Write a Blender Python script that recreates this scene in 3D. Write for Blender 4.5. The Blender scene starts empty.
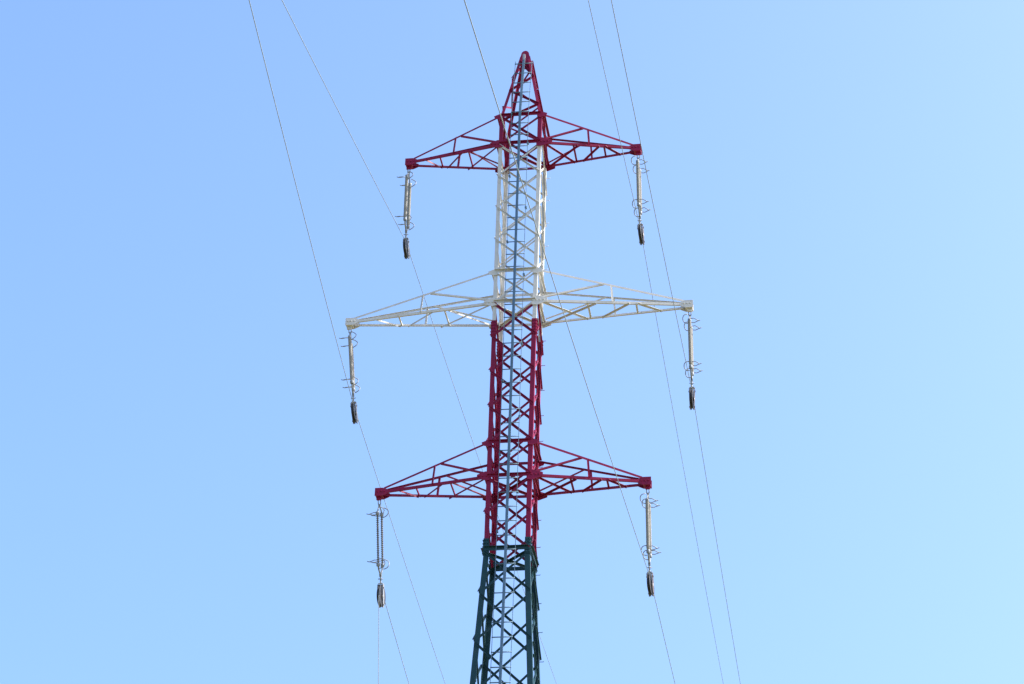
import bpy, bmesh, math, random
from mathutils import Vector, Matrix
random.seed(7)
SC = bpy.context.scene
COL = SC.collection
R = math.radians

# ------------------------------------------------------------------ camera
F_PX, YAW, PITCH, ROLL = 2128.06, 0.16083, 0.54346, 0.03302
CAM = Vector((7.1747, -45.0, 1.65))
fw = Vector((-math.sin(YAW)*math.cos(PITCH), math.cos(YAW)*math.cos(PITCH), math.sin(PITCH)))
rt = fw.cross(Vector((0, 0, 1))).normalized()
up = rt.cross(fw)
c_, s_ = math.cos(ROLL), math.sin(ROLL)
r2, u2 = c_*rt + s_*up, -s_*rt + c_*up
cam = bpy.data.cameras.new('camera')
cam.sensor_width = 36.0
cam.lens = F_PX/1024*36.0
cam.clip_start, cam.clip_end = 0.5, 20000
camo = bpy.data.objects.new('camera', cam)
camo.matrix_world = Matrix(((r2.x, u2.x, -fw.x, CAM.x), (r2.y, u2.y, -fw.y, CAM.y), (r2.z, u2.z, -fw.z, CAM.z), (0, 0, 0, 1)))
COL.objects.link(camo)
SC.camera = camo

# ------------------------------------------------------------------ light
SUN_EL = R(45)
SUN_AZ = R(88)            # clockwise from +Y
sund = Vector((math.cos(SUN_EL)*math.sin(SUN_AZ), math.cos(SUN_EL)*math.cos(SUN_AZ), math.sin(SUN_EL)))
W = bpy.data.worlds.new('World')
SC.world = W
W.use_nodes = True
nt = W.node_tree
nt.nodes.clear()
sky = nt.nodes.new('ShaderNodeTexSky')
sky.sky_type = 'NISHITA'
sky.sun_disc = False
sky.sun_elevation = SUN_EL
sky.sun_rotation = SUN_AZ
sky.altitude = 300
sky.air_density = 1.0
sky.dust_density = 4.0
sky.ozone_density = 2.0
bg = nt.nodes.new('ShaderNodeBackground')
bg.inputs['Strength'].default_value = 0.15
wo = nt.nodes.new('ShaderNodeOutputWorld')
# an even, slightly milky sky: the change of colour with height is softened
tc = nt.nodes.new('ShaderNodeTexCoord')
mp = nt.nodes.new('ShaderNodeMapping')
mp.vector_type = 'POINT'
SOFT = 0.5
mp.inputs['Scale'].default_value = (1, 1, SOFT)
mp.inputs['Location'].default_value = (0, 0, (1-SOFT)*0.50)
nt.links.new(tc.outputs['Generated'], mp.inputs['Vector'])
nv = nt.nodes.new('ShaderNodeVectorMath')
nv.operation = 'NORMALIZE'
nt.links.new(mp.outputs[0], nv.inputs[0])
nt.links.new(nv.outputs[0], sky.inputs['Vector'])
hs = nt.nodes.new('ShaderNodeHueSaturation')
hs.inputs['Saturation'].default_value = 1.15
nt.links.new(sky.outputs[0], hs.inputs['Color'])
nt.links.new(hs.outputs[0], bg.inputs[0])
nt.links.new(bg.outputs[0], wo.inputs[0])
sl = bpy.data.lights.new('sun', 'SUN')
sl.energy = 3.6
sl.angle = R(0.53)
sl.color = (1.0, 0.95, 0.87)
so = bpy.data.objects.new('sun', sl)
so.rotation_euler = sund.to_track_quat('Z', 'Y').to_euler()
so.location = (40, 10, 60)
COL.objects.link(so)
SC.view_settings.view_transform = 'Standard'
SC.view_settings.look = 'None'
SC.view_settings.gamma = 1
SC.view_settings.use_curve_mapping = False
SC.view_settings.exposure = 1.40

# ------------------------------------------------------------------ materials
def mat(name, base, rough=0.5, metal=0.0, vary=0.12, scale=3.0, stain=None, stain_amt=0.0, spec=0.5):
    m = bpy.data.materials.new(name)
    m.use_nodes = True
    t = m.node_tree
    b = t.nodes['Principled BSDF']
    b.inputs['Roughness'].default_value = rough
    b.inputs['Metallic'].default_value = metal
    b.inputs['Specular IOR Level'].default_value = spec
    g = t.nodes.new('ShaderNodeNewGeometry')
    n = t.nodes.new('ShaderNodeTexNoise')
    n.inputs['Scale'].default_value = scale
    n.inputs['Detail'].default_value = 6
    n.inputs['Roughness'].default_value = 0.65
    t.links.new(g.outputs['Position'], n.inputs['Vector'])
    r = t.nodes.new('ShaderNodeValToRGB')
    r.color_ramp.elements[0].position = 0.3
    r.color_ramp.elements[1].position = 0.7
    r.color_ramp.elements[0].color = tuple(x*(1-vary) for x in base) + (1,)
    r.color_ramp.elements[1].color = tuple(min(1, x*(1+vary)) for x in base) + (1,)
    t.links.new(n.outputs['Fac'], r.inputs['Fac'])
    out = r.outputs['Color']
    if stain:
        n2 = t.nodes.new('ShaderNodeTexNoise')
        n2.inputs['Scale'].default_value = 7
        n2.inputs['Detail'].default_value = 8
        n2.inputs['Roughness'].default_value = 0.75
        t.links.new(g.outputs['Position'], n2.inputs['Vector'])
        r3 = t.nodes.new('ShaderNodeValToRGB')
        r3.color_ramp.elements[0].position = 0.54
        r3.color_ramp.elements[1].position = 0.72
        r3.color_ramp.elements[0].color = (0, 0, 0, 1)
        r3.color_ramp.elements[1].color = (stain_amt,)*3 + (1,)
        t.links.new(n2.outputs['Fac'], r3.inputs['Fac'])
        mx = t.nodes.new('ShaderNodeMix')
        mx.data_type = 'RGBA'
        t.links.new(r3.outputs['Color'], mx.inputs['Factor'])
        t.links.new(out, mx.inputs['A'])
        mx.inputs['B'].default_value = stain + (1,)
        out = mx.outputs['Result']
    t.links.new(out, b.inputs['Base Color'])
    mr = t.nodes.new('ShaderNodeMapRange')
    mr.inputs['To Min'].default_value = max(0.05, rough-0.1)
    mr.inputs['To Max'].default_value = min(1, rough+0.12)
    t.links.new(n.outputs['Fac'], mr.inputs['Value'])
    t.links.new(mr.outputs['Result'], b.inputs['Roughness'])
    return m

M = dict(
    red=mat('red_paint', (0.19, 0.005, 0.040), 0.5, stain=(0.115, 0.012, 0.024), stain_amt=0.7, spec=0.22),
    white=mat('white_paint', (0.52, 0.515, 0.485), 0.6, vary=0.08, stain=(0.34, 0.30, 0.23), stain_amt=0.65, spec=0.15),
    green=mat('green_paint', (0.010, 0.042, 0.052), 0.5, spec=0.22, stain=(0.05, 0.07, 0.06), stain_amt=0.5),
    zinc=mat('galvanised_steel', (0.08, 0.14, 0.19), 0.45, metal=0.45, vary=0.15),
    steel=mat('dull_steel', (0.20, 0.22, 0.24), 0.6, metal=0.3, vary=0.2, scale=20),
    bright=mat('bright_aluminium', (0.30, 0.30, 0.30), 0.45, metal=0.5, vary=0.1, scale=12),
    dark=mat('dark_rubber', (0.012, 0.013, 0.016), 0.5, vary=0.3, scale=15),
    rod=mat('beige_grey_insulator', (0.235, 0.23, 0.21), 0.6, vary=0.12, scale=8, spec=0.2),
    rodgrey=mat('grey_insulator', (0.12, 0.125, 0.13), 0.6, vary=0.12, scale=8, spec=0.2),
    wire=mat('stranded_aluminium', (0.23, 0.28, 0.31), 0.7, metal=0.1, vary=0.1, scale=1, spec=0.2),
    rope=mat('pale_rope', (0.22, 0.24, 0.25), 0.8, vary=0.15, scale=30),
    brown=mat('brown_lined_steel', (0.07, 0.055, 0.052), 0.5, vary=0.25, scale=12),
    concrete=mat('concrete', (0.34, 0.33, 0.30), 0.85, vary=0.2, scale=4),
    grass=mat('meadow', (0.135, 0.125, 0.055), 0.9, vary=0.4, scale=0.35, stain=(0.20, 0.165, 0.09), stain_amt=0.7),
)

# ------------------------------------------------------------------ mesh helpers
def obj(name, bm, material, parent=None, label=None):
    me = bpy.data.meshes.new(name)
    bmesh.ops.recalc_face_normals(bm, faces=bm.faces)
    bm.to_mesh(me)
    bm.free()
    ms = material if isinstance(material, (list, tuple)) else [material]
    for m in ms:
        me.materials.append(M[m])
    o = bpy.data.objects.new(name, me)
    COL.objects.link(o)
    if parent:
        o.parent = parent
    if label:
        o['label'] = label
    return o

def empty(name, loc):
    o = bpy.data.objects.new(name, None)
    o.empty_display_size = 0.3
    o.location = loc
    COL.objects.link(o)
    return o

def tag(o, label, cat, group=None):
    o['label'] = label
    o['category'] = cat
    if group:
        o['group'] = group

def V(*a):
    return Vector(a)

def hexa(bm, c, mi=0):
    """box from 8 corners: bottom ring 0-3, top ring 4-7"""
    v = [bm.verts.new(p) for p in c]
    for f in ((3, 2, 1, 0), (4, 5, 6, 7), (0, 1, 5, 4), (1, 2, 6, 5), (2, 3, 7, 6), (3, 0, 4, 7)):
        fc = bm.faces.new([v[i] for i in f])
        fc.material_index = mi

def box(bm, c, sx, sy, sz, mi=0):
    c = Vector(c)
    hexa(bm, [c+V(x*sx/2, y*sy/2, -sz/2) for x, y in ((-1, -1), (1, -1), (1, 1), (-1, 1))] +
         [c+V(x*sx/2, y*sy/2, sz/2) for x, y in ((-1, -1), (1, -1), (1, 1), (-1, 1))], mi)

def strip(bm, p0, p1, U, wd, Vd, th, mi=0):
    """rectangular bar: from the centreline it reaches wd along U and th along V"""
    a = [Vector(p0), Vector(p0)+U*wd, Vector(p0)+U*wd+Vd*th, Vector(p0)+Vd*th]
    d = Vector(p1)-Vector(p0)
    hexa(bm, a+[q+d for q in a], mi)

def frame(p0, p1, hint):
    ax = (Vector(p1)-Vector(p0)).normalized()
    U = Vector(hint)-ax*Vector(hint).dot(ax)
    U.normalize()
    return ax, U

def angle(bm, p0, p1, hu, hv, size, th=0.009, mi=0, size2=None):
    """L profile: corner line p0-p1, one leg along hu, the other along hv"""
    ax, U = frame(p0, p1, hu)
    Vv = Vector(hv)-ax*Vector(hv).dot(ax)
    Vv = Vv-U*Vv.dot(U)
    Vv.normalize()
    strip(bm, p0, p1, U, size, Vv, th, mi)
    o = Vv*th
    strip(bm, Vector(p0)+o, Vector(p1)+o, Vv, (size2 or size)-th, U, th, mi)

def tube(bm, pts, r, n=6, mi=0, closed=False, cap=True):
    pts = [Vector(p) for p in pts]
    rings = []
    N = len(pts)
    prev = None
    for i, p in enumerate(pts):
        if closed:
            d = pts[(i+1) % N]-pts[i-1]
        else:
            d = pts[min(i+1, N-1)]-pts[max(i-1, 0)]
        d.normalize()
        if prev is None:
            h = V(0, 0, 1) if abs(d.z) < 0.9 else V(1, 0, 0)
            prev = (h-d*h.dot(d)).normalized()
        else:
            prev = (prev-d*prev.dot(d)).normalized()
        b = d.cross(prev)
        rr = r[i] if isinstance(r, (list, tuple)) else r
        rings.append([bm.verts.new(p+(prev*math.cos(2*math.pi*k/n)+b*math.sin(2*math.pi*k/n))*rr) for k in range(n)])
    for i in range(N if closed else N-1):
        a, b2 = rings[i], rings[(i+1) % N]
        for k in range(n):
            f = bm.faces.new((a[k], a[(k+1) % n], b2[(k+1) % n], b2[k]))
            f.material_index = mi
            f.smooth = True
    if cap and not closed:
        bm.faces.new(rings[0][::-1]).material_index = mi
        bm.faces.new(rings[-1]).material_index = mi

def plate(bm, poly, n, th, mi=0):
    """flat plate: polygon extruded by th along n"""
    n = Vector(n)
    a = [bm.verts.new(Vector(p)) for p in poly]
    b = [bm.verts.new(Vector(p)+n*th) for p in poly]
    bm.faces.new(a[::-1]).material_index = mi
    bm.faces.new(b).material_index = mi
    k = len(a)
    for i in range(k):
        bm.faces.new((a[i], a[(i+1) % k], b[(i+1) % k], b[i])).material_index = mi

def lathe(bm, prof, axis_o, axis='z', n=16, mi=0):
    rings = []
    o = Vector(axis_o)
    for r, h in prof:
        ring = []
        for k in range(n):
            a = 2*math.pi*k/n
            if axis == 'z':
                p = V(r*math.cos(a), r*math.sin(a), h)
            else:
                p = V(h, r*math.cos(a), r*math.sin(a))
            ring.append(bm.verts.new(o+p))
        rings.append(ring)
    for i in range(len(rings)-1):
        for k in range(n):
            f = bm.faces.new((rings[i][k], rings[i][(k+1) % n], rings[i+1][(k+1) % n], rings[i+1][k]))
            f.material_index = mi
            f.smooth = True
    bm.faces.new(rings[0][::-1]).material_index = mi
    bm.faces.new(rings[-1]).material_index = mi

# ------------------------------------------------------------------ ground
bm = bmesh.new()
ring = [0, 8, 20, 45, 90, 180, 400, 900, 2500, 8000]
nseg = 48
prev = None
for r in ring:
    if r == 0:
        cur = [bm.verts.new((0, 0, 0))]
    else:
        cur = []
        for k in range(nseg):
            a = 2*math.pi*k/nseg
            x, y = r*math.cos(a), r*math.sin(a)
            z = 0 if r < 60 else (math.sin(x*0.011+1)*math.cos(y*0.008))*min(3.0, r*0.006)
            cur.append(bm.verts.new((x, y, z)))
    if prev:
        for k in range(nseg):
            if len(prev) == 1:
                bm.faces.new((prev[0], cur[k], cur[(k+1) % nseg]))
            else:
                bm.faces.new((prev[k], cur[k], cur[(k+1) % nseg], prev[(k+1) % nseg]))
    prev = cur
g = obj('ground', bm, 'grass')
g['kind'] = 'structure'

# ------------------------------------------------------------------ tower dimensions
ZL, PITCHZ, ARM = 25.138, 0.9796, 0.9132
ZM, ZT = ZL+5*PITCHZ, ZL+10*PITCHZ
STEP = (5*PITCHZ-ARM)/4
ZU, ZB, ZP = ZT+ARM, ZL-2*PITCHZ, 38.17
WT, WB, W0, WP = 0.511, 0.491, 1.6925, 0.095
TIPS = {'top': (3.053, ZT-0.032, ZT, ZU), 'mid': (4.330, ZM-0.05, ZM, ZM+ARM), 'low': (3.258, ZL-0.06, ZL, ZL+ARM)}

def w(z):
    if z >= ZU:
        return WT+(WP-WT)*(z-ZU)/(ZP-ZU)
    if z >= ZB:
        return WB+(WT-WB)*(z-ZB)/(ZU-ZB)
    return W0+(WB-W0)*z/ZB

def node(sx, sy, z, out=0.0):
    k = w(z)+out
    return V(sx*k, sy*k, z)

tower = empty('transmission_tower', (0, 0, 0))
tag(tower, 'tall lattice electricity tower painted red and white above a dark green base', 'tower')

# ---- legs: one mesh per corner and colour band
ZW = ZM-0.55              # white legs end a little below the middle arms
ZG = ZB+0.22              # green begins above the bend
ZR = ZT-0.10
bands = [('green', 0.35, ZB, 0.130, 'dark green leg'), ('green', ZB, ZG, 0.130, None), ('red', ZG, ZW, 0.112, 'dark red leg'),
         ('white', ZW, ZR, 0.098, 'white leg'), ('red', ZR, ZU+0.05, 0.108, 'red leg at the top crossarm'), ('red', ZU+0.05, ZP, 0.075, 'red leg of the pointed peak')]
CORN = [(-1, -1), (1, -1), (-1, 1), (1, 1)]
for sx, sy in CORN:
    for i, (m, z0, z1, sz, lb) in enumerate(bands):
        if lb is None:
            continue
        bm = bmesh.new()
        o0 = 0.052 if i < 5 else 0.04
        zz = [z0, z1]
        if i == 0:
            zz = [z0, ZB, ZG]
        if i == 4:
            zz = [z0, ZU, z1]
        for a, b in zip(zz[:-1], zz[1:]):
            angle(bm, node(sx, sy, a, o0), node(sx, sy, b, o0), (-sx, 0, 0), (0, -sy, 0), sz, 0.012)
        obj('leg', bm, m, tower, lb)

# splice plates with their bolts
def splice(sx, sy, z0, z1, sz, m):
    bm = bmesh.new()
    a, b = node(sx, sy, z0, 0.066), node(sx, sy, z1, 0.066)
    angle(bm, a, b, (-sx, 0, 0), (0, -sy, 0), sz, 0.013)
    n = int((z1-z0)/0.075)
    for k in range(n):
        z = z0+(k+0.5)*(z1-z0)/n
        c = node(sx, sy, z, 0.066)
        for q in (0.035, sz-0.03):
            box(bm, c+V(-sx*q, sy*0.012, 0), 0.030, 0.026, 0.030)
            box(bm, c+V(sx*0.012, -sy*q, 0), 0.026, 0.030, 0.030)
    obj('splice_plate', bm, m, tower)
for sx, sy in CORN:
    splice(sx, sy, ZB-0.10, ZB+0.32, 0.135, 'green')
    splice(sx, sy, ZW-0.42, ZW+0.02, 0.125, 'red')

# step bolts up one corner leg
z, k = 17.6, 0
while z < ZT-0.3:
    bm = bmesh.new()
    c = node(1, 1, z, 0.055)
    if k % 2:
        tube(bm, [c+V(-0.01, -0.05, 0), c+V(0.095, -0.05, 0), c+V(0.10, -0.05, 0.015)], 0.008, 6)
    else:
        tube(bm, [c+V(-0.05, -0.01, 0), c+V(-0.05, 0.10, 0), c+V(-0.05, 0.105, 0.015)], 0.008, 6)
    obj('step_bolt', bm, 'green' if z < ZG else 'red' if z < ZW else 'white', tower)
    z += 0.36
    k += 1

# ---- cross braces: one per panel of each face, two angles bolted where they cross
FACES = [((-1, -1), (1, -1), V(0, -1, 0)), ((1, -1), (1, 1), V(1, 0, 0)), ((1, 1), (-1, 1), V(0, 1, 0)), ((-1, 1), (-1, -1), V(-1, 0, 0))]

def cross_brace(bm, face, z0, z1, size, mi=0):
    (ax, ay), (bx, by), n = face
    e = 0.03
    h = z1-z0
    for flip in (0, 1):
        za, zb = (z0, z1) if not flip else (z1, z0)
        A, B = node(ax, ay, za+(e if za < zb else -e)*h, 0.03), node(bx, by, zb-(e if za < zb else -e)*h, 0.03)
        off = n*(0.034 if flip else 0.0)
        A, B = A+off, B+off
        d = (B-A).normalized()
        perp = n.cross(d)
        if perp.z > 0:
            perp = -perp
        A, B = A-perp*size/2, B-perp*size/2
        angle(bm, A, B, perp, n if flip else -n, size, 0.009, mi, size2=size*0.7)
    # bolt and washer plate at the crossing
    c = (node(ax, ay, (z0+z1)/2, 0.03)+node(bx, by, (z0+z1)/2, 0.03))/2+n*0.02
    t = V(abs(n.y), abs(n.x), 0)
    strip(bm, c-V(0, 0, 0.022)-t*0.022, c+V(0, 0, 0.022)-t*0.022, t, 0.044, n, 0.045, mi)

lv = []
for z in (ZL, ZM):
    lv += [(z, z+ARM)]+[(z+ARM+k*STEP, z+ARM+(k+1)*STEP) for k in range(4)]
lv += [(ZT, ZU), (ZL-PITCHZ, ZL), (ZB, ZL-PITCHZ)]
for z0, z1 in lv:
    m = 'red' if z1 <= ZM+0.01 or z0 >= ZT-0.01 else 'white'
    for f in FACES:
        bm = bmesh.new()
        cross_brace(bm, f, z0, z1, 0.060 if m == 'red' else 0.045)
        obj('cross_brace', bm, m, tower, 'white cross brace' if m == 'white' else 'red cross brace')
# green base
z1 = ZB
low = bmesh.new()
while z1 > 0.9:
    h = 2*w(z1)*1.12
    z0 = max(0.4, z1-h)
    for f in FACES:
        if z0 > 17.0:
            bm = bmesh.new()
            cross_brace(bm, f, z0, z1, 0.056)
            obj('cross_brace', bm, 'green', tower, 'dark green cross brace')
        else:
            cross_brace(low, f, z0, z1, 0.07)
    z1 = z0
obj('base_lattice', low, 'green', tower, 'dark green lattice of the lower base')

# ---- horizontals and plan bracing
def horizontals(z, m, sz=0.075, plan=True):
    for (ax, ay), (bx, by), n in FACES:
        bm = bmesh.new()
        A, B = node(ax, ay, z, 0.03), node(bx, by, z, 0.03)
        A, B = A+n*0.045, B+n*0.045
        angle(bm, A+V(0, 0, sz/2), B+V(0, 0, sz/2), (0, 0, -1), n, sz, 0.009, size2=0.06)
        obj('horizontal_strut', bm, m, tower, m+' horizontal strut')
    if plan:
        for s in (1, -1):
            bm = bmesh.new()
            A, B = node(-1, -s, z-0.05-0.012*s, -0.01), node(1, s, z-0.05-0.012*s, -0.01)
            p = (B-A).normalized().cross(V(0, 0, 1))
            angle(bm, A, B, p, (0, 0, -1), 0.055, 0.008)
            obj('plan_brace', bm, m, tower, m+' brace inside the body')
horizontals(ZT, 'red'); horizontals(ZU, 'red', plan=False)
horizontals(ZM, 'white'); horizontals(ZM+ARM, 'white', plan=False)
horizontals(ZL, 'red'); horizontals(ZL+ARM, 'red', plan=False)
horizontals(ZB+0.04, 'green', 0.10)

# ---- peak lacing and cap
def lacing(face, zs, start):
    (ax, ay), (bx, by), n = face
    ends = [(ax, ay), (bx, by)]
    for k in range(len(zs)-1):
        s = ends[(start+k) % 2]; e = ends[(start+k+1) % 2]
        A, B = node(s[0], s[1], zs[k], 0.02)+n*0.012*(k % 2+1), node(e[0], e[1], zs[k+1], 0.02)+n*0.012*(k % 2+1)
        bm = bmesh.new()
        p = n.cross((B-A).normalized())
        if p.z > 0:
            p = -p
        angle(bm, A-p*0.025, B-p*0.025, p, n, 0.05, 0.008)
        obj('lacing_bar', bm, 'red', tower)
zs = [ZU-0.15, 36.24, 36.82, 37.33, ZP-0.18]
for i, f in enumerate(FACES):
    lacing(f, zs, 0)
bm = bmesh.new()
hd = 0.125
def caparc(r):
    return [(r*math.cos(math.pi*(1-k/12)), 0.05+1.15*r*math.sin(math.pi*(1-k/12))) for k in range(13)]
prof = [(-0.185, -0.33), (-0.125, -0.02)]+caparc(0.108)+[(0.125, -0.02), (0.185, -0.33), (0.10, -0.33), (0.05, -0.22), (-0.05, -0.22), (-0.10, -0.33)]
plate(bm, [V(x, -hd-0.03, ZP+z) for x, z in prof], (0, 1, 0), 0.014)
plate(bm, [V(x, hd+0.016, ZP+z) for x, z in prof], (0, 1, 0), 0.014)
# curved cover between the two plates
arc = caparc(0.101)
y0, y1 = -hd-0.016, hd+0.016
for (x0, z0), (x1, z1) in zip(arc[:-1], arc[1:]):
    hexa(bm, [V(x0, y0, ZP+z0-0.01), V(x1, y0, ZP+z1-0.01), V(x1, y1, ZP+z1-0.01), V(x0, y1, ZP+z0-0.01),
              V(x0, y0, ZP+z0), V(x1, y0, ZP+z1), V(x1, y1, ZP+z1), V(x0, y1, ZP+z0)])
obj('peak_cap', bm, 'red', tower)

# ---- crossarms: built pointing to +x, the opposite one is the same turned half round
def crossarm(kind, m, csz):
    L, zt, zl, zu = TIPS[kind]
    long_ = kind == 'mid'
    rots = [0.0, math.pi]
    wl, wu = w(zl)+0.03, w(zu)+0.03
    tw = 0.085
    def lo(sy, s):
        a, b = V(wl, sy*(wl+0.02), zl), V(L-0.04, sy*tw, zt)
        return a+(b-a)*s
    def hi(sy, s):
        a, b = V(wu, sy*(wu+0.02), zu), V(L-0.12, sy*tw*0.8, zt+0.10)
        return a+(b-a)*s
    parts = []
    # main mesh: the two lower chords and the tip box
    bm = bmesh.new()
    for sy in (-1, 1):
        A, B = lo(sy, -0.01), lo(sy, 1.0)
        angle(bm, A-V(0, 0, 0.035), B-V(0, 0, 0.035), (0, 0, 1), (0, -sy, 0), csz, 0.011, size2=0.042)
    parts.append(('crossarm', bm))
    for sy in (-1, 1):
        bm = bmesh.new()
        A, B = hi(sy, -0.01), hi(sy, 1.0)
        angle(bm, A+V(0, 0, 0.035), B+V(0, 0, 0.035), (0, 0, -1), (0, -sy, 0), 0.055 if sy < 0 else 0.048, 0.008, size2=0.03)
        parts.append(('upper_chord', bm))
        # hanger and diagonal in the side face
        nrm = (0, -sy, 0)
        bm = bmesh.new()
        angle(bm, hi(sy, 0.50)+V(0, sy*0.012, 0), lo(sy, 0.50)+V(0, sy*0.012, 0), (1, 0, 0), (0, sy, 0), 0.05, 0.008)
        parts.append(('hanger', bm))
        bm = bmesh.new()
        A, B = hi(sy, 0.46)+V(0, -sy*0.012, 0), lo(sy, 0.03)+V(0, -sy*0.012, 0.09)
        angle(bm, A, B, (0, 0, 1), nrm, 0.045, 0.008)
        parts.append(('diagonal', bm))
        # gusset plates on the body
        bm = bmesh.new()
        y = sy*(wl+0.048)
        g, lowr = (0.29, 0.0) if sy < 0 else (0.25, 0.03)
        plate(bm, [V(wl-0.10, y, zl+0.11), V(wl+0.05, y, zl+0.12), V(wl+g, y-sy*0.012, zl+0.045), V(wl+g, y-sy*0.012, zl-0.05), V(wl+0.04, y, zl-0.15+lowr), V(wl-0.10, y, zl-0.13+lowr)], (0, sy, 0), 0.012)
        for q in range(4):
            box(bm, V(wl-0.07+0.09*q, y+sy*0.016, zl), 0.032, 0.03, 0.032)
        parts.append(('gusset_plate', bm))
        bm = bmesh.new()
        y = sy*(wu+0.048)
        plate(bm, [V(wu-0.10, y, zu+0.05), V(wu+0.02, y, zu+0.055), V(wu+0.17, y-sy*0.01, zu+0.00), V(wu+0.14, y-sy*0.01, zu-0.08), V(wu+0.0, y, zu-0.12), V(wu-0.10, y, zu-0.10)], (0, sy, 0), 0.012)
        parts.append(('gusset_plate', bm))
    # lattice in the bottom plane, front and back chords are sy = -1 and +1
    def plan(a, b, dz, sz=0.055):
        bm = bmesh.new()
        A, B = a+V(0, 0, dz), b+V(0, 0, dz)
        p = (B-A).normalized().cross(V(0, 0, 1))
        angle(bm, A, B, p, (0, 0, -1), sz, 0.008)
        return bm
    for s in (0.335, 0.655):
        parts.append(('plan_strut', plan(lo(-1, s), lo(1, s), 0.0, 0.045)))
    for (sa, a, sb, b, dz) in ((-1, 0.03, 1, 0.32, -0.012), (1, 0.03, -1, 0.40, -0.036), (1, 0.42, -1, 0.62, -0.012), (-1, 0.67, 1, 0.82, -0.012)):
        parts.append(('plan_diagonal', plan(lo(sa, a), lo(sb, b), dz, 0.045)))
    # tip: side plates, end channel, top strap, lug
    bm = bmesh.new()
    for sy in (-1, 1):
        y = sy*(tw+0.012)
        plate(bm, [V(L-0.24, y, zt+0.05), V(L-0.11, y, zt+0.105), V(L+0.09, y, zt+0.105), V(L+0.09, y, zt-0.105), V(L-0.10, y, zt-0.105), V(L-0.23, y, zt-0.045)], (0, sy, 0), 0.013)
        for q in range(3):
            box(bm, V(L-0.14+0.08*q, y+sy*0.02, zt+0.01), 0.03, 0.026, 0.03)
    plate(bm, [V(L+0.075, -tw-0.010, zt-0.102), V(L+0.075, tw+0.010, zt-0.102), V(L+0.075, tw+0.010, zt+0.102), V(L+0.075, -tw-0.010, zt+0.102)], (-1, 0, 0), 0.014)
    box(bm, V(L-0.02, 0, zt-0.096), 0.17, 2*tw+0.018, 0.014)
    box(bm, V(L-0.02, 0, zt+0.096), 0.17, 2*tw+0.018, 0.014)
    box(bm, V(L-0.0, 0, zt-0.137), 0.11, 0.05, 0.068)
    parts.append(('tip_plate', bm))
    first = None
    main = obj('crossarm', parts[0][1], m, tower, m+' crossarm')
    kids = [obj(n, b, m, main) for n, b in parts[1:]]
    twin = main.copy()
    COL.objects.link(twin)
    twin.parent = tower
    twin.rotation_euler = (0, 0, math.pi)
    for k in kids:
        c = k.copy()
        COL.objects.link(c)
        c.parent = twin
crossarm('top', 'red', 0.070)
crossarm('mid', 'white', 0.070)
crossarm('low', 'red', 0.070)

# ---- ladder with its central climbing post
def lad(z, dx=0.0, dy=0.0):
    return V(dx, -w(z)-0.20-dy, z)
bm = bmesh.new()
zz = [2.6, 8, 14, 19, ZB, ZL, ZM, ZT, ZU, 37.0, ZP-0.20]
pts = [lad(z) for z in zz]
for a, b in zip(pts[:-1], pts[1:]):
    strip(bm, a-V(0.031, 0.03, 0), b-V(0.031, 0.03, 0), V(1, 0, 0), 0.062, V(0, 1, 0), 0.06)

bm2 = bmesh.new()
box(bm2, lad(ZP-0.15), 0.066, 0.062, 0.098)
box(bm2, lad(ZP-0.22)-V(0, 0.046, 0), 0.05, 0.02, 0.20)
ladder = obj('ladder', bm, 'zinc', tower, 'blue grey ladder with a central post')
obj('end_fitting', bm2, 'bright', ladder)
for s in (-1, 1):
    bm = bmesh.new()
    q = [lad(z, s*0.225) for z in zz[:-1]+[ZP-0.35]]
    for a, b in zip(q[:-1], q[1:]):
        strip(bm, a-V(0.005, 0.018, 0), b-V(0.005, 0.018, 0), V(1, 0, 0), 0.010, V(0, 1, 0), 0.036)
    obj('side_rail', bm, 'zinc', ladder)
z = 2.9
while z < ZP-0.3:
    bm = bmesh.new()
    tube(bm, [lad(z, -0.24), lad(z, 0.24)], 0.0145, 6)
    obj('rung', bm, 'zinc', ladder)
    z += 0.3745
for i in range(13):
    z = ZB+0.5+i*1.02
    bm = bmesh.new()
    strip(bm, lad(z, -0.02, 0.0)+V(0, 0.03, 0), V(-0.02, -w(z)-0.02, z), V(1, 0, 0), 0.04, V(0, 0, 1), 0.012)
    sx = 0.225 if i % 2 else -0.225
    box(bm, lad(z, sx)+V(0, 0.05, -0.06), 0.05, 0.08, 0.045)
    obj('ladder_bracket', bm, 'zinc', ladder)

# ---- concrete footings
for sx, sy in CORN:
    bm = bmesh.new()
    c = node(sx, sy, 0)
    lathe(bm, [(0.55, -0.3), (0.55, 0.30), (0.52, 0.36), (0.30, 0.40)], (c.x, c.y, 0), n=24)
    obj('footing', bm, 'concrete', tower)

# ------------------------------------------------------------------ insulators and pulleys
WHERE = {'TL': ('top', -1), 'TR': ('top', 1), 'ML': ('mid', -1), 'MR': ('mid', 1), 'LL': ('low', -1), 'LR': ('low', 1)}
SWAY = {'TL': (-1.2, 10.1), 'TR': (0.3, 9.2), 'ML': (4.7, 8.4), 'MR': (-0.1, 10.1), 'LL': (-0.3, 22.9), 'LR': (-0.3, 13.5)}
ROLLS = {'TL': (5, -4), 'TR': (-4, -5), 'ML': (2, -7), 'MR': (1, -3), 'LL': (1, -5), 'LR': (-3, -7)}
TURN = {'ML': 8, 'TL': 2}
DESC = {'TL': 'left tip of the red top crossarm', 'TR': 'right tip of the red top crossarm', 'ML': 'left tip of the white middle crossarm',
        'MR': 'right tip of the white middle crossarm', 'LL': 'left tip of the red lowest crossarm', 'LR': 'right tip of the red lowest crossarm'}
SEP = 0.255

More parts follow.
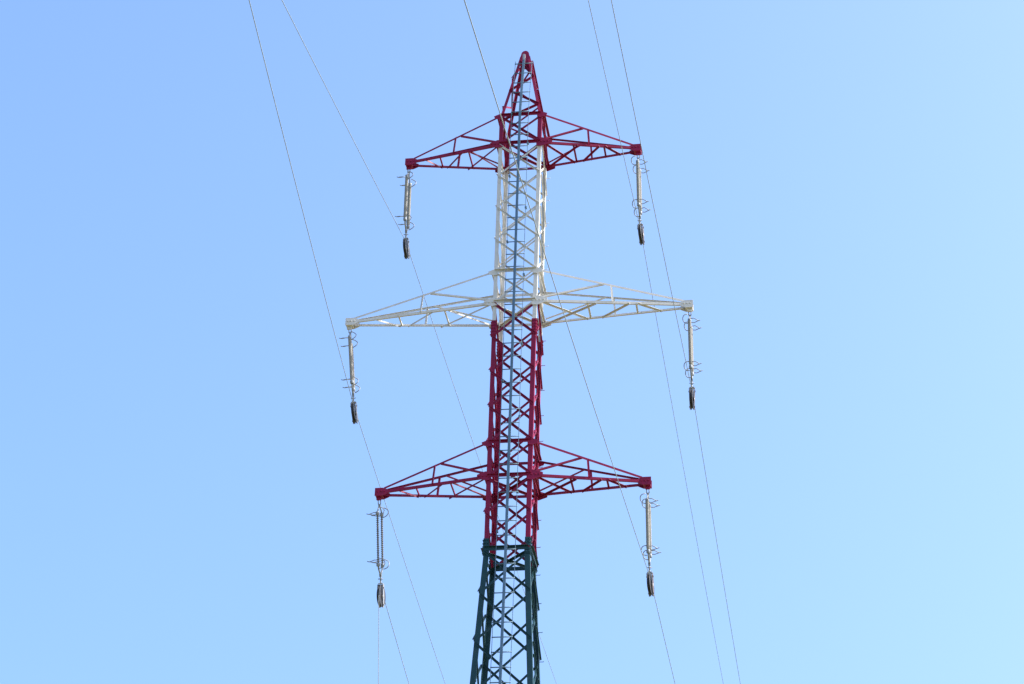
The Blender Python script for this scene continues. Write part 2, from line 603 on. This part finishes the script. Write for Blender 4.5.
def insulator(glassy):
    t = empty('insulator_string', (0, 0, 0))
    bm = bmesh.new()
    # shackle and top yoke in the y-z plane
    for s in (-1, 1):
        tube(bm, [V(s*0.03, 0, -0.13), V(s*0.03, 0, -0.26)], 0.011)
    tube(bm, [V(-0.045, 0, -0.145), V(0.045, 0, -0.145)], 0.014)
    box(bm, V(0, 0, -0.285), 0.05, 0.06, 0.07)
    for q in (-1, 1):
        tube(bm, [V(0, 0, -0.30), V(0, q*SEP*0.6, -0.365), V(0, q*SEP, -0.47)], 0.016)
    obj('yoke', bm, 'steel', t)
    bm = bmesh.new()
    for q in (-1, 1):
        tube(bm, [V(0, q*SEP, -1.74), V(0, q*SEP*0.85, -1.82), V(0, 0, -1.97)], 0.020)
    box(bm, V(0, 0, -1.97), 0.055, 0.055, 0.07)
    tube(bm, [V(0, 0, -1.95), V(0, 0, -2.16)], 0.019)
    tube(bm, [V(-0.06, 0, -2.055), V(0.06, 0, -2.055)], 0.012)
    obj('yoke', bm, 'steel', t)
    for s in (-1, 1):
        y = s*SEP
        if glassy:
            pr = [(0.026, -0.45), (0.030, -0.52), (0.018, -0.535)]
            z = -0.54
            while z > -1.64:
                pr += [(0.020, z), (0.038, z-0.016), (0.038, z-0.020), (0.020, z-0.027)]
                z -= 0.052
            pr += [(0.018, -1.665), (0.034, -1.68), (0.030, -1.76)]
        else:
            pr = [(0.032, -0.45), (0.041, -0.52), (0.041, -0.53)]
            z = -0.54
            while z > -1.64:
                pr += [(0.041, z), (0.047, z-0.010), (0.047, z-0.014), (0.041, z-0.022)]
                z -= 0.030
            pr += [(0.036, -1.665), (0.036, -1.68), (0.030, -1.76)]
        bm = bmesh.new()
        lathe(bm, pr, (0, y, 0), n=14)
        r = obj('insulator_rod', bm, 'rodgrey' if glassy else 'rod', t)
        for zz2 in (-0.49, -1.72):
            bm = bmesh.new()
            lathe(bm, [(0.040, zz2-0.045), (0.046, zz2-0.03), (0.046, zz2+0.03), (0.036, zz2+0.045)], (0, y, 0), n=12)
            obj('end_cap', bm, 'steel', r)
        # arcing horns: a pointed fork outwards, a hoop inwards, at both ends
        for zh, dz in ((-0.50, -1), (-1.64, 1)):
            bm = bmesh.new()
            fork = [V(0.03, y-0.05, zh+0.03), V(0.11, y-0.075, zh+0.035), V(0.19, y-0.03, zh+0.0), V(0.225, y, zh-0.01)]
            tube(bm, fork, 0.0105, 5)
            tube(bm, [V(0.03, y+0.05, zh-0.03), V(0.11, y+0.07, zh-0.03), V(0.19, y+0.03, zh-0.012), V(0.225, y, zh-0.01), V(0.27, y, zh+0.005)], 0.0105, 5)
            obj('arcing_horn', bm, 'steel', t)
            bm = bmesh.new()
            hoop = []
            for k in range(11):
                a = math.pi*(0.5+k/10)
                hoop.append(V(-0.03+0.135*math.cos(a), y+0.05*math.sin(a*2), zh+0.055*dz*-1+0.115*math.sin(a)))
            tube(bm, hoop, 0.0115, 5)
            obj('arcing_hoop', bm, 'steel', t)
    return t

def pulley():
    t = empty('stringing_pulley', (0, 0, 0))
    c = V(0, 0, -2.47)
    bm = bmesh.new()
    lathe(bm, [(0.06, -0.032), (0.225, -0.028), (0.258, -0.036), (0.268, -0.030), (0.230, -0.008), (0.226, 0), (0.230, 0.008), (0.268, 0.030), (0.258, 0.036), (0.225, 0.028), (0.06, 0.032)], c, axis='x', n=48)
    wh = obj('wheel', bm, 'dark', t)
    bm = bmesh.new()
    lathe(bm, [(0.035, -0.068), (0.045, -0.06), (0.045, 0.06), (0.035, 0.068)], c, axis='x', n=16)
    obj('hub', bm, 'bright', wh)
    # cheeks: tapered plates each side from the top bracket down past the rim
    for s, m in ((-1, 'bright'), (1, 'brown')):
        bm = bmesh.new()
        h = 0.042 if s < 0 else 0.075
        tp, bt = 0.064, 0.044
        def cx(z):
            return s*(bt+(tp-bt)*(z+0.27)/0.56)
        pol = [(-0.04, 0.285), (0.04, 0.285), (h, 0.10), (h+0.02, 0.0), (h, -0.10), (0.03, -0.272), (-0.03, -0.272), (-h, -0.10), (-h-0.02, 0.0), (-h, 0.10)]
        plate(bm, [V(cx(z), y, -2.47+z) for y, z in pol], (s, 0, 0), 0.011)
        for (y, z) in ((0, 0.2), (0, -0.2)):
            box(bm, V(cx(z)+s*0.018, y, -2.47+z), 0.016, 0.035, 0.035)
        obj('side_plate', bm, m, t)
    bm = bmesh.new()
    box(bm, V(0, 0, -2.168), 0.118, 0.06, 0.024)
    tube(bm, [V(-0.075, 0.0, -2.20), V(0.075, 0, -2.20)], 0.012)
    tube(bm, [V(0, 0.0, -2.15), V(0, 0, -2.12)], 0.02)
    obj('top_bracket', bm, 'bright', t)
    return t

def copy_tree(o, parent=None):
    c = o.copy()
    COL.objects.link(c)
    if parent:
        c.parent = parent
    for ch in list(o.children):
        copy_tree(ch, c)
    return c

PT = {}
proto_i, proto_p, used_i, used_p = insulator(False), pulley(), False, False
for k, (arm, sd) in WHERE.items():
    L, zt, zl, zu = TIPS[arm]
    sx, sy = (R(a) for a in SWAY[k])
    d = V(math.sin(sx), math.sin(sy), 0)
    d.z = -math.sqrt(1-d.x**2-d.y**2)
    Z = -d
    X = V(sd, 0, 0)
    X = (X-Z*X.dot(Z)).normalized()
    X = Matrix.Rotation(R(TURN.get(k, 0)), 3, Z) @ X
    Y = Z.cross(X)
    tip = V(sd*L, 0, zt)
    mw = Matrix(((X.x, Y.x, Z.x, tip.x), (X.y, Y.y, Z.y, tip.y), (X.z, Y.z, Z.z, tip.z), (0, 0, 0, 1)))
    if k == 'LL':
        ins = insulator(True)
        tag(ins, 'pair of thin grey ribbed insulators hanging from the '+DESC[k], 'insulator', 'insulator strings on the tower')
    else:
        ins = copy_tree(proto_i) if used_i else proto_i
        used_i = True
        tag(ins, 'pair of beige rod insulators hanging from the '+DESC[k], 'insulator', 'insulator strings on the tower')
    ins.matrix_world = mw
    pu = copy_tree(proto_p) if used_p else proto_p
    used_p = True
    tag(pu, 'dark wheel pulley hanging under the insulators at the '+DESC[k], 'pulley', 'stringing pulleys under the insulators')
    # the pulley hangs in the same frame; its bracket sits on the link of the lower yoke
    roll = Matrix.Translation((0, 0, -2.14)) @ Matrix.Rotation(R(ROLLS[k][0]), 4, 'Y') @ Matrix.Rotation(R(ROLLS[k][1]), 4, 'Z') @ Matrix.Translation((0, 0, 2.14))
    pu.matrix_world = mw @ roll
    PT[k] = (tip+d*2.75, tip+d*2.25, Y if sd > 0 else -Y, Z, tip+d*2.47)

# ------------------------------------------------------------------ wires (sagging between this tower and the next ones)
NEAR = {'TL': (0.18643, 0.00057, 0.01317), 'ML': (0.16441, 0.00069, -0.12489), 'TR': (0.1412, 0.00059, 0.01029), 'MR': (0.12142, 0.00058, 0.01238), 'LR': (0.14463, 0.0006, 0.0099)}
FAR = {'TL': (-0.09379, 0.00069, 0.02953), 'ML': (-0.10228, 0.00059, -0.01183), 'LL': (-0.10414, 0.0006, -0.04072), 'TR': (-0.10042, 0.00058, 0.02246), 'MR': (-0.0999, 0.0006, 0.02139), 'LR': (-0.09893, 0.0006, 0.03087)}
def samples():
    y, out, st = 0.0, [], 0.5
    while y < 170:
        y += st
        st = min(6.0, st*1.12)
        out.append(y)
    return out
WR = 0.0082
for k in WHERE:
    p0 = PT[k][1]
    pts = []
    if k in NEAR:
        a, b, c = NEAR[k]
        pts += [V(p0.x-c*y, p0.y-y, p0.z-a*y+b*y*y) for y in reversed(samples())]
        pts += [V(p0.x, p0.y-0.12, p0.z-0.012), p0]
    else:
        pts += [PT[k][4]+V(0, -0.17, 0.155), PT[k][4]+V(0, -0.09, 0.215), p0]
    a, b, c = FAR[k]
    pts += [V(p0.x, p0.y+0.12, p0.z-0.010)]
    pts += [V(p0.x+c*y, p0.y+y, p0.z+a*y+b*y*y) for y in samples()]
    bm = bmesh.new()
    tube(bm, pts, WR, 6)
    o = obj('conductor', bm, 'wire')
    tag(o, 'thin power line over the pulley at the '+DESC[k], 'power line', 'power lines on the tower')
c = PT['LL'][4]
bm = bmesh.new()
a = c+V(0, -0.245, -0.02)
e = V(-1.62, -1.0, 0.02)
tube(bm, [c+V(0, -0.13, 0.20), c+V(0, -0.215, 0.115), a]+[a+(e-a)*t for t in (0.1, 0.3, 0.5, 0.7, 0.9, 1.0)], 0.008, 6)
o = obj('pulling_rope', bm, 'rope')
tag(o, 'thin rope hanging down from the pulley at the '+DESC['LL'], 'rope')
